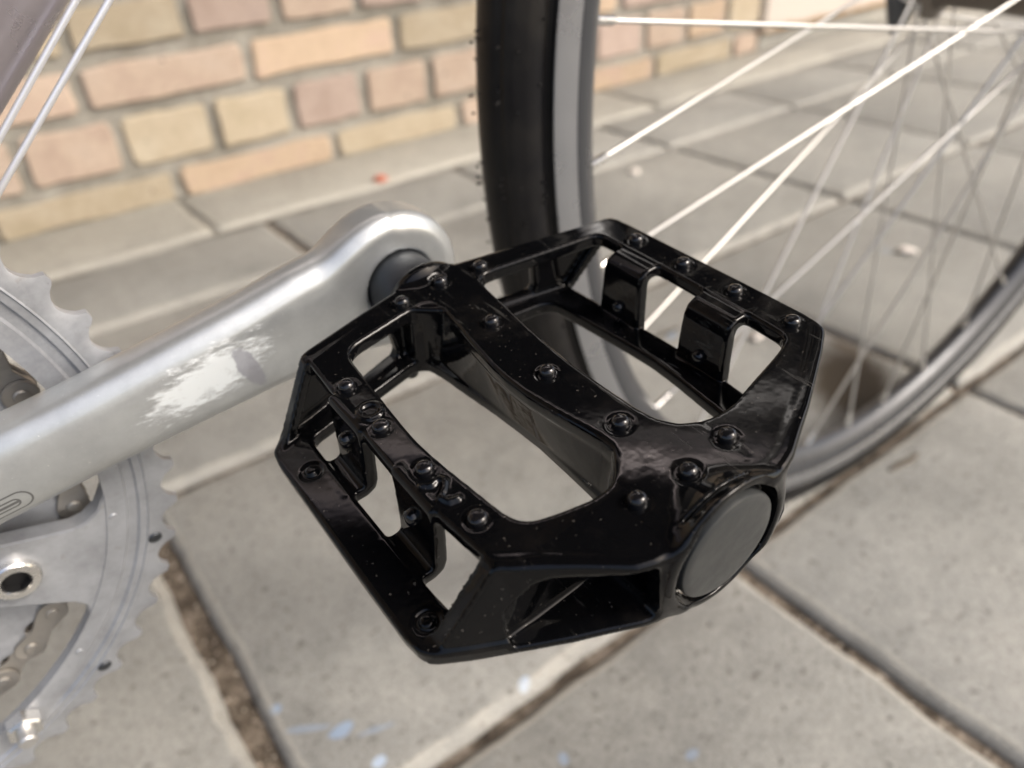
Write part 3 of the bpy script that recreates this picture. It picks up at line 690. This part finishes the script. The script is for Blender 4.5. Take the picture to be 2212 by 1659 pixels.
# ---- crank arm
hc = .6
Xc = np.arange(-186, 24, hc, dtype=np.float32); Yc = np.arange(50, 80, hc, dtype=np.float32); Zc = np.arange(-52, 26, hc, dtype=np.float32)
a3, b3, c3 = Xc[:, None, None], Yc[None, :, None], Zc[None, None, :]
u = np.array([-.9866, -.1632])
tl = a3 * u[0] + (c3 - .6) * u[1]; nl = -(a3 * u[1]) + (c3 - .6) * u[0]; nl = -nl
hw = np.interp(tl, [-5, 12, 25, 38, 62, 80, 130, 150, 175], [14, 14.5, 14, 12.8, 11.6, 11.0, 11.2, 13, 15]).astype(np.float32)
yc = np.interp(tl, [0, 40, 90, 165], [61.0, 61.6, 62.6, 66.5]).astype(np.float32)
hd = 6.4
q_ = ((np.abs(nl) / hw) ** 2.5 + (np.abs(b3 - yc) / 7.4) ** 2.5) ** (1 / 2.5)
arm = np.maximum((q_ - 1) * 8.0, np.maximum(-tl, tl - 160))
rad = np.sqrt(a3 ** 2 + c3 ** 2)
end = extr(rad - 18.0, np.abs(b3 - 61.2) - 6.3, 2.2)
end = smax(end, (rad + 1.1 * (58.4 - b3) - 18.4) * .68, 1.2)
Dc = smin(arm, end, 5)
rbb = np.sqrt((a3 + 163.5) ** 2 + (c3 + 26.5) ** 2)
Dc = smin(Dc, extr(rbb - 17, np.abs(b3 - 67) - 7, 2.5), 5)
Dc = smax(Dc, (54.9 - b3) + 0 * rad, .6)
Dc = np.maximum(Dc, -np.maximum(rad - 9.25, b3 - 60 + 0 * rad))
cm = sdf_mesh("crank_arm", Dc.astype(np.float32), (Xc[0], Yc[0], Zc[0]), hc)
crank = obj("crank_arm", cm, CRANK, bike, T3(0, 0, 0))
del Dc, arm, end, rbb, rad

# ---- chainrings, spider, bolts
BBc = np.array([-163.5, -26.5]); k_ = 1 / 1.045
def ring(name, teeth, r_in, r_root, r_tip, phase, yf, th, mat, steps, sub=14):
    n = teeth * sub; V = []; F = []
    def rout(a):
        q = ((math.degrees(a) - phase) / (360 / teeth)) % 1.0
        x = abs(q if q < .5 else 1 - q)          # 0 at the tooth tip, .5 in the valley
        g_ = max(0.0, 1 - (x / .5)) ** 1.0
        e_ = min(1.0, max(0.0, (.5 - x) / .40))      # 0 in the valley, 1 on the blunt tip
        g_ = 1 - math.sqrt(max(0.0, 1 - e_ * e_))
        return r_root + (r_tip - r_root) * (.72 * g_ + .28 * e_ ** 1.6)
    radii = [(r_in, 0)] + steps
    m_ = len(radii) + 2
    for i in range(n):
        a = 2 * math.pi * i / n; ro = rout(a)
        col_ = [(r, yf + d) for r, d in radii] + [(min(r_root - 1.2, ro), yf + .15), (ro, yf + .75)]
        col_ += [(ro, yf + th - .5), (r_root - 1.2, yf + th), (r_in, yf + th)]
        for r, y in col_: V.append((BBc[0] + r * k_ * math.cos(a), y, BBc[1] + r * k_ * math.sin(a)))
    mm = len(col_)
    for i in range(n):
        j = (i + 1) % n
        for q in range(mm):
            q2 = (q + 1) % mm
            F.append((i * mm + q, i * mm + q2, j * mm + q2, j * mm + q))
    return bobj(name, V, F, mat, deg=28)
big = ring("chainring", 54, 89.0, 103.0, 106.9, -14.0, 72.0, 3.2, CHRING, [(93.8, 0), (94.4, .7), (96.6, .7), (97.2, 0), (98.9, 0), (99.2, -.35), (99.6, .05)])
sml = ring("inner_chainring", 42, 60, 78.6, 84.6, 3.0, 80.0, 2.4, CHRING, [(66, 0), (66.5, .4), (72, .4)], 8)
def polyplate(pts, y0, y1, bev=.35):
    bm = bmesh.new(); vs = [bm.verts.new((p[0], y0, p[1])) for p in pts]; fa = bm.faces.new(vs)
    r = bmesh.ops.extrude_face_region(bm, geom=[fa]); vv = [e for e in r['geom'] if isinstance(e, bmesh.types.BMVert)]
    bmesh.ops.translate(bm, verts=vv, vec=(0, y1 - y0, 0)); bmesh.ops.recalc_face_normals(bm, faces=bm.faces[:])
    if bev:
        ed = [e for e in bm.edges if abs(e.verts[0].co.y - e.verts[1].co.y) < 1e-4]
        bmesh.ops.bevel(bm, geom=ed, offset=bev, segments=2, affect='EDGES')
    bm.verts.index_update(); out = [tuple(p.co) for p in bm.verts], [tuple(q.index for q in f_.verts) for f_ in bm.faces]; bm.free(); return out
def pol(r, a): a = math.radians(a); return (BBc[0] + r * k_ * math.cos(a), BBc[1] + r * k_ * math.sin(a))
parts = []
for i in range(5):
    a0 = -23.8 + 72 * i
    L = [pol(22, a0 + 30), pol(22, a0), pol(22, a0 - 30), pol(45, a0 - 13), pol(66, a0 - 8.8), pol(84, a0 - 8.8), pol(87.5, a0 - 9.8), pol(89.5, a0 - 12.5)]
    L += [pol(91.5, a0 - 12.5 + 4.2 * j) for j in range(6)]
    L += [pol(91.5, a0 + 11.5), pol(89.5, a0 + 15.5), pol(87, a0 + 11.6), pol(84, a0 + 9.6), pol(81, a0 + 8.8), pol(66, a0 + 8.9), pol(45, a0 + 13)]
    parts.append(polyplate(L[::-1], 72.35 + .002 * i, 77.5))
V, F = join_parts(parts); spider = bobj("spider", V, F, CHRING, deg=30)
for i in range(5):
    cx, cz = pol(68.2, -24.2 + 72 * i)
    hexr = [(3.1 * math.cos(math.pi / 3 * q), 3.1 * math.sin(math.pi / 3 * q)) for q in range(6)]
    v1, f1 = lathe([(3.2, 70.4), (3.4, 70.0), (5.1, 70.1), (5.6, 70.6), (5.65, 72.5)], 40, 'y', False)
    v1 = [(a + cx, b_, c_ + cz) for a, b_, c_ in v1]
    bo = bobj("chainring_bolt", v1, f1, CHROME, deg=30)
    # hexagonal socket wall and floor
    v2 = []; f2 = []
    n_ = 6
    for yy, rr_ in ((70.3, 3.4), (70.5, 2.9), (72.2, 2.9)):
        for q in range(24):
            a = 2 * math.pi * q / 24
            hr = rr_ if yy < 70.4 else rr_ / max(.01, math.cos(((a + math.pi / 6) % (math.pi / 3)) - math.pi / 6)) * .92
            v2.append((cx + hr * math.cos(a), yy, cz + hr * math.sin(a)))
    for j in range(2):
        for q in range(24): f2.append((j * 24 + q, j * 24 + (q + 1) % 24, (j + 1) * 24 + (q + 1) % 24, (j + 1) * 24 + q))
    f2.append(tuple(48 + q for q in range(24)))
    s_ = obj("socket", bmesh_b("socket", v2, f2), DARKST, bo)
# chain-drop nut and bolt on the big ring
cx, cz = pol(91.0, -59.8)
hx = [(cx + 4.6 * math.cos(math.pi / 3 * q + .35), cz + 4.6 * math.sin(math.pi / 3 * q + .35)) for q in range(6)]
v, f = polyplate(hx, 67.6, 72.0, .5); nut = bobj("nut", v, f, CHROME, deg=30)
v1, f1 = lathe([(.02, 63.6), (1.9, 63.7), (2.4, 64.2), (2.4, 68.5)], 24, 'y'); v1 = [(a + cx, b_, c_ + cz) for a, b_, c_ in v1]
obj("bolt_end", bmesh_b("bolt_end", v1, f1), STEEL, nut)
for rr_, aa in ((101.2, -20.3), (101.4, -46.9), (90.5, -14), (91.5, -44), (100.8, -73)):
    cx, cz = pol(rr_, aa)
    v1, f1 = lathe([(.02, 71.55), (1.25, 71.6), (1.55, 71.9), (1.55, 72.4)] if rr_ > 95 else [(.02, 71.7), (.7, 71.75), (.9, 71.95), (.9, 72.3)], 20, 'y'); v1 = [(a * 1.15 + cx, b_, c_ + cz) for a, b_, c_ in v1]
    obj("rivet", bmesh_b("rivet", v1, f1), SPIN if rr_ > 95 else CHRING, big)
# ---- chain around the small ring
chain = obj("chain", None, None, bike, T3(0, 0, 0)); chain.empty_display_size = .02
def link_mesh(wide):
    L = 12.5 * k_; r = 4.1 * k_; wst = 2.5 * k_
    pts = []
    for q in range(9):
        a = math.pi / 2 + math.pi * q / 8; pts.append((-L / 2 + r * math.cos(a), r * math.sin(a)))
    pts += [(-2.2, -wst * 1.25), (0, -wst), (2.2, -wst * 1.25)]
    for q in range(9):
        a = -math.pi / 2 + math.pi * q / 8; pts.append((L / 2 + r * math.cos(a), r * math.sin(a)))
    pts += [(2.2, wst * 1.25), (0, wst), (-2.2, wst * 1.25)]
    o_ = 3.3 if wide else 2.2
    P = [polyplate(pts, -o_, -o_ + .95, .22), polyplate(pts, o_ - .95, o_, .22)]
    for sx_ in (-1, 1):
        if wide: pv_, pf_ = lathe([(.02, -3.85), (1.35, -3.8), (1.75, -3.55), (1.8, 3.55), (1.3, 3.8), (.02, 3.85)], 16, 'y')
        else: pv_, pf_ = lathe([(3.5, -1.2), (3.7, -.9), (3.7, .9), (3.5, 1.2)], 16, 'y')
        P.append(([(a + sx_ * L / 2, b_, c_) for a, b_, c_ in pv_], pf_))
    V, F = join_parts(P)
    return bmesh_b("link", V, F, deg=30)
lm = [link_mesh(False), link_mesh(True)]
lm[0].materials.append(CHAINM); lm[1].materials.append(CHAINM)
R_c = 82.6 * k_
for i in range(-17, 7):
    a = math.radians(-39.5 + 4.3 + 8.6 * i * 1.0)
    a = math.radians(-35.3 + 8.57 * i)
    cx, cz = BBc[0] + R_c * math.cos(a), BBc[1] + R_c * math.sin(a)
    mt = Matrix.Translation((cx * S, 82.6 * S, cz * S)) @ Matrix.Rotation(-(a + math.pi / 2), 4, 'Y')
    o = bpy.data.objects.new("link", lm[i % 2]); C.objects.link(o); o.parent = chain; o.matrix_local = mt

# ---- frame: down tube, bottom bracket shell, cables
frame = obj("frame", None, None, bike, T3(0, 0, 0)); frame.empty_display_size = .05
dt0 = np.array([-55.65, 114.5, 72.7]); dd = np.array([.715, 0, .699])
v, f = tube([dt0 - dd * 150, dt0 + dd * 420], 15.6, 48); obj("down_tube", bmesh_b("down_tube", v, f), PAINTF, frame)
v, f = lathe([(17, 84), (19.5, 85), (19.5, 146), (17, 147)], 40, 'y'); v = [(a + BBc[0], b_, c_ + BBc[1]) for a, b_, c_ in v]
obj("bottom_bracket_shell", bmesh_b("bottom_bracket_shell", v, f), PAINTF, frame)
v, f = lathe([(7, 60), (8, 62), (8, 92), (7, 93)], 32, 'y'); v = [(a + BBc[0], b_, c_ + BBc[1]) for a, b_, c_ in v]
obj("axle", bmesh_b("axle", v, f), SPIN, frame)
def line(p, q, e0, e1):
    p, q = np.array(p, float), np.array(q, float); d = (q - p) / np.linalg.norm(q - p); return [p - d * e0, q + d * e1]
v, f = tube(line((-67.9, 105, 38.8), (-44.8, 105, 62.7), 60, 330), .78, 14); bobj("brake_cable", v, f, CABLE)
v, f = tube(line((-62.2, 105, 37.6), (-38.2, 105, 61.9), 60, 330), .80, 14); bobj("gear_cable", v, f, CABLE)
# ---- front wheel
WT = T3(*HUB) @ Matrix.Rotation(.003, 4, 'Z') @ Matrix.Rotation(-.026, 4, 'X')
wheel = obj("front_wheel", None, None, bike, WT); wheel.empty_display_size = .05
def rev(prof, n=240, closed=True):
    V = []; F = []; m_ = len(prof)
    for i in range(n):
        a = 2 * math.pi * i / n
        for r, y in prof: V.append((r * .001 * math.cos(a), y * .001, r * .001 * math.sin(a)))
    for i in range(n):
        j = (i + 1) % n
        for q in range(m_ if closed else m_ - 1):
            q2 = (q + 1) % m_
            F.append((i * m_ + q, i * m_ + q2, j * m_ + q2, j * m_ + q))
    return V, F
rp = [(315, -10.6), (314.5, -11.2), (313.5, -11.2), (305.5, -11.3), (305, -10.9), (304.4, -11.1), (301, -11), (296.5, -8.6), (292.5, -5.4), (290.8, -2.2), (290.4, 0)]
rp = rp + [(r, -y) for r, y in rp[::-1][1:]] + [(310, 9.2), (306, 7), (305, 0), (306, -7), (310, -9.2)]
V, F = rev(rp); F = [q[::-1] for q in F]
obj("rim", auto_smooth(mesh("rim", V, F), 32), RIMD, wheel)
for sy in (-1, 1):
    bt = [(315, -11.3), (314.2, -11.75), (305.6, -11.9), (304.9, -11.4), (305, -11.0), (315, -10.9)]
    V, F = rev([(r_, y_ * -sy) for r_, y_ in bt]); F = [q[::-1] for q in F] if sy < 0 else F
    obj("brake_track", auto_smooth(mesh("brake_track", V, F), 32), RIM, wheel)
tp = []
for q in range(33):
    a = -2.35 + 4.7 * q / 32; rr_ = 11.4
    r_ = 324.2 + rr_ * .98 * math.cos(a); y_ = rr_ * math.sin(a)
    if abs(abs(a) - .62) < .05: r_ -= .7; y_ *= .97
    if abs(abs(a) - 1.18) < .05: y_ *= .965
    tp.append((r_, y_))
tp = [(313.5, -9.6)] + tp + [(313.5, 9.6)]
V, F = rev(tp, 240); F = [q[::-1] for q in F]
k = len(V); hr = random.Random(8)
HV = []; HF = []
for i in range(320):                              # moulding hairs left on the rubber
    a = math.radians(hr.uniform(140, 260)); b_ = hr.choice([-1.9, -1.15, -.62, .0, .62, 1.1]) + hr.uniform(-.02, .02)
    r0, y0 = 324.6 + 11.6 * math.cos(b_), 11.8 * math.sin(b_); L_ = hr.uniform(.8, 2.2)
    nr, ny = math.cos(b_), math.sin(b_)
    p = np.array([r0 * math.cos(a), y0, r0 * math.sin(a)]); dn_ = np.array([nr * math.cos(a), ny, nr * math.sin(a)]) + np.array([hr.uniform(-.3, .3) for _ in range(3)])
    vv, ff = tube([p * .001, (p + dn_ * L_) * .001], [.00045, .00036], 5); kk = len(HV); HV += vv; HF += [tuple(i_ + kk for i_ in q) for q in ff]
V, F = join_parts([(V, F), (HV, HF)])
obj("tyre", auto_smooth(mesh("tyre", V, F), 30), TYRE, wheel)
hubp = [(.02, -50), (4.6, -50), (5, -49), (5, -41), (8.5, -40), (9.5, -36), (20.5, -35), (21.3, -34), (21.3, -32.6), (20.5, -31.8), (16, -29.5), (13.2, -24), (12.6, 0), (13.2, 24), (16, 29.5), (20.5, 31.8), (21.3, 32.6), (21.3, 34), (20.5, 35), (9.5, 36), (8.5, 40), (5, 41), (5, 49), (4.6, 50), (.02, 50)]
v, f = lathe([(r, y) for r, y in hubp], 48, 'y'); obj("hub", auto_smooth(mesh("hub", [(a * .001, b_ * .001, c_ * .001) for a, b_, c_ in v], f), 30), HUBM, wheel)
scyl, fcyl = lathe([(.98, 0), (.98, 1)], 10, 'z'); sp_me = auto_smooth(mesh("spoke", [(a * .001, b_ * .001, c_) for a, b_, c_ in scyl], fcyl), 50)
nv, nf = lathe([(1.9, -3), (2.0, 1), (2.1, 2), (1.75, 2.6), (1.7, 10), (1.3, 11)], 12, 'z'); ni_me = auto_smooth(mesh("nipple", [(a * .001, b_ * .001, c_ * .001) for a, b_, c_ in nv], nf), 40)
pat = [(-1, 1), (1, -1), (-1, -1), (1, 1)]       # (flange side, lacing direction) repeating every four holes
for i in range(36):
    sd_, lt = pat[i % 4]; a = math.radians(-185 + 10 * i + (.6 if i % 4 in (0, 1) else -.3)); b_ = a + lt * math.radians(68)
    p = Vector((.2915 * math.cos(a), sd_ * -.0006, .2915 * math.sin(a))); q = Vector((.0185 * math.cos(b_), sd_ * .0335, .0185 * math.sin(b_)))
    d_ = q - p; rot = d_.to_track_quat('Z', 'Y').to_matrix().to_4x4()
    put("spoke", sp_me, STEEL, wheel, Matrix.Translation(p) @ rot @ Matrix.Diagonal((1, 1, d_.length, 1)))
    put("nipple", ni_me, CHROME, wheel, Matrix.Translation(p) @ rot)
# ---- fork with its two ends
fork = obj("fork", None, None, bike, T3(*HUB)); fork.empty_display_size = .05
for s_ in (1, -1):
    y_ = s_ * 52
    pth = [(0, y_, 6), (-3, y_, 24), (-14, y_ * .98, 70), (-42, y_ * .93, 170), (-92, y_ * .8, 330)]
    v, f = tube([tuple(c * .001 for c in p) for p in pth], [.0062, .0078, .009, .0115, .0135], 20); obj("fork_blade", auto_smooth(mesh("fork_blade", v, f), 40), FORKM, fork)
    bm = bmesh.new(); bmesh.ops.create_uvsphere(bm, u_segments=24, v_segments=14, radius=1)
    for vv in bm.verts:
        x_, yy, z_ = vv.co; tpz = 1 - .55 * max(0, -z_); vv.co = (x_ * 21 * tpz * .001, (y_ + yy * 8) * .001, (z_ * (36 if z_ < 0 else 18) + 2) * .001)
    me = bpy.data.meshes.new("fork_end"); bm.to_mesh(me); bm.free(); me.shade_smooth(); obj("fork_end", me, FORKM, fork)

# ------------------------------------------------------------------ small litter on the paving
def lump(name, x, y, z, r, sq, mat, label, cat, seed):
    bm = bmesh.new(); bmesh.ops.create_icosphere(bm, subdivisions=3, radius=1); q = random.Random(seed); ph = [q.uniform(0, 6) for _ in range(6)]
    for vv in bm.verts:
        k_ = 1 + .14 * math.sin(3 * vv.co.x + ph[0]) + .12 * math.sin(4 * vv.co.y + ph[1]) + .1 * math.sin(5 * vv.co.z + ph[2])
        vv.co = Vector((vv.co.x * r * k_, vv.co.y * r * sq * k_, vv.co.z * r * .45 * k_))
    me = bpy.data.meshes.new(name); bm.to_mesh(me); bm.free(); me.shade_smooth()
    o = obj(name, me, mat, label=label, category=cat); o.location = (x, y, z); o.rotation_euler = (0, 0, q.uniform(0, 3)); return o
lump("pebble", .751, .713, .003, .0085, .8, GRIT, "small white pebble on the slabs just right of the front tyre", "pebble", 1)
lump("pebble", .782, .290, .004, .0095, .7, GRIT, "larger pale pebble on the slab seen between the right-hand spokes", "pebble", 2)
lump("pebble", .495, .283, .003, .007, .7, GRIT, "pale chip of stone on the slab seen through the far side of the pedal", "pebble", 3)
lump("leaf_scrap", .444, .962, .006, .012, .7, RED, "small red scrap of leaf on the concrete strip below the bricks", "leaf", 4)
def twig(x0, y0, x1, y1, r, label, seed):
    q = random.Random(seed); n = 8; pts = []
    for i in range(n + 1):
        t_ = i / n; pts.append((x0 + (x1 - x0) * t_ + q.uniform(-.001, .001), y0 + (y1 - y0) * t_ + q.uniform(-.001, .001), r * .9))
    v, f = tube(pts, [r * (.6 + .5 * math.sin(math.pi * i / n)) for i in range(n + 1)], 8)
    o = obj("twig", auto_smooth(mesh("twig", v, f), 60), TWIG, label=label, category="twig"); return o
twig(.412, .090, .446, .086, .0022, "dark twig lying on the slab just outside the front tyre", 1)
twig(.419, .350, .452, .348, .0016, "thin dark twig on blue paint spots behind the pedal", 2)
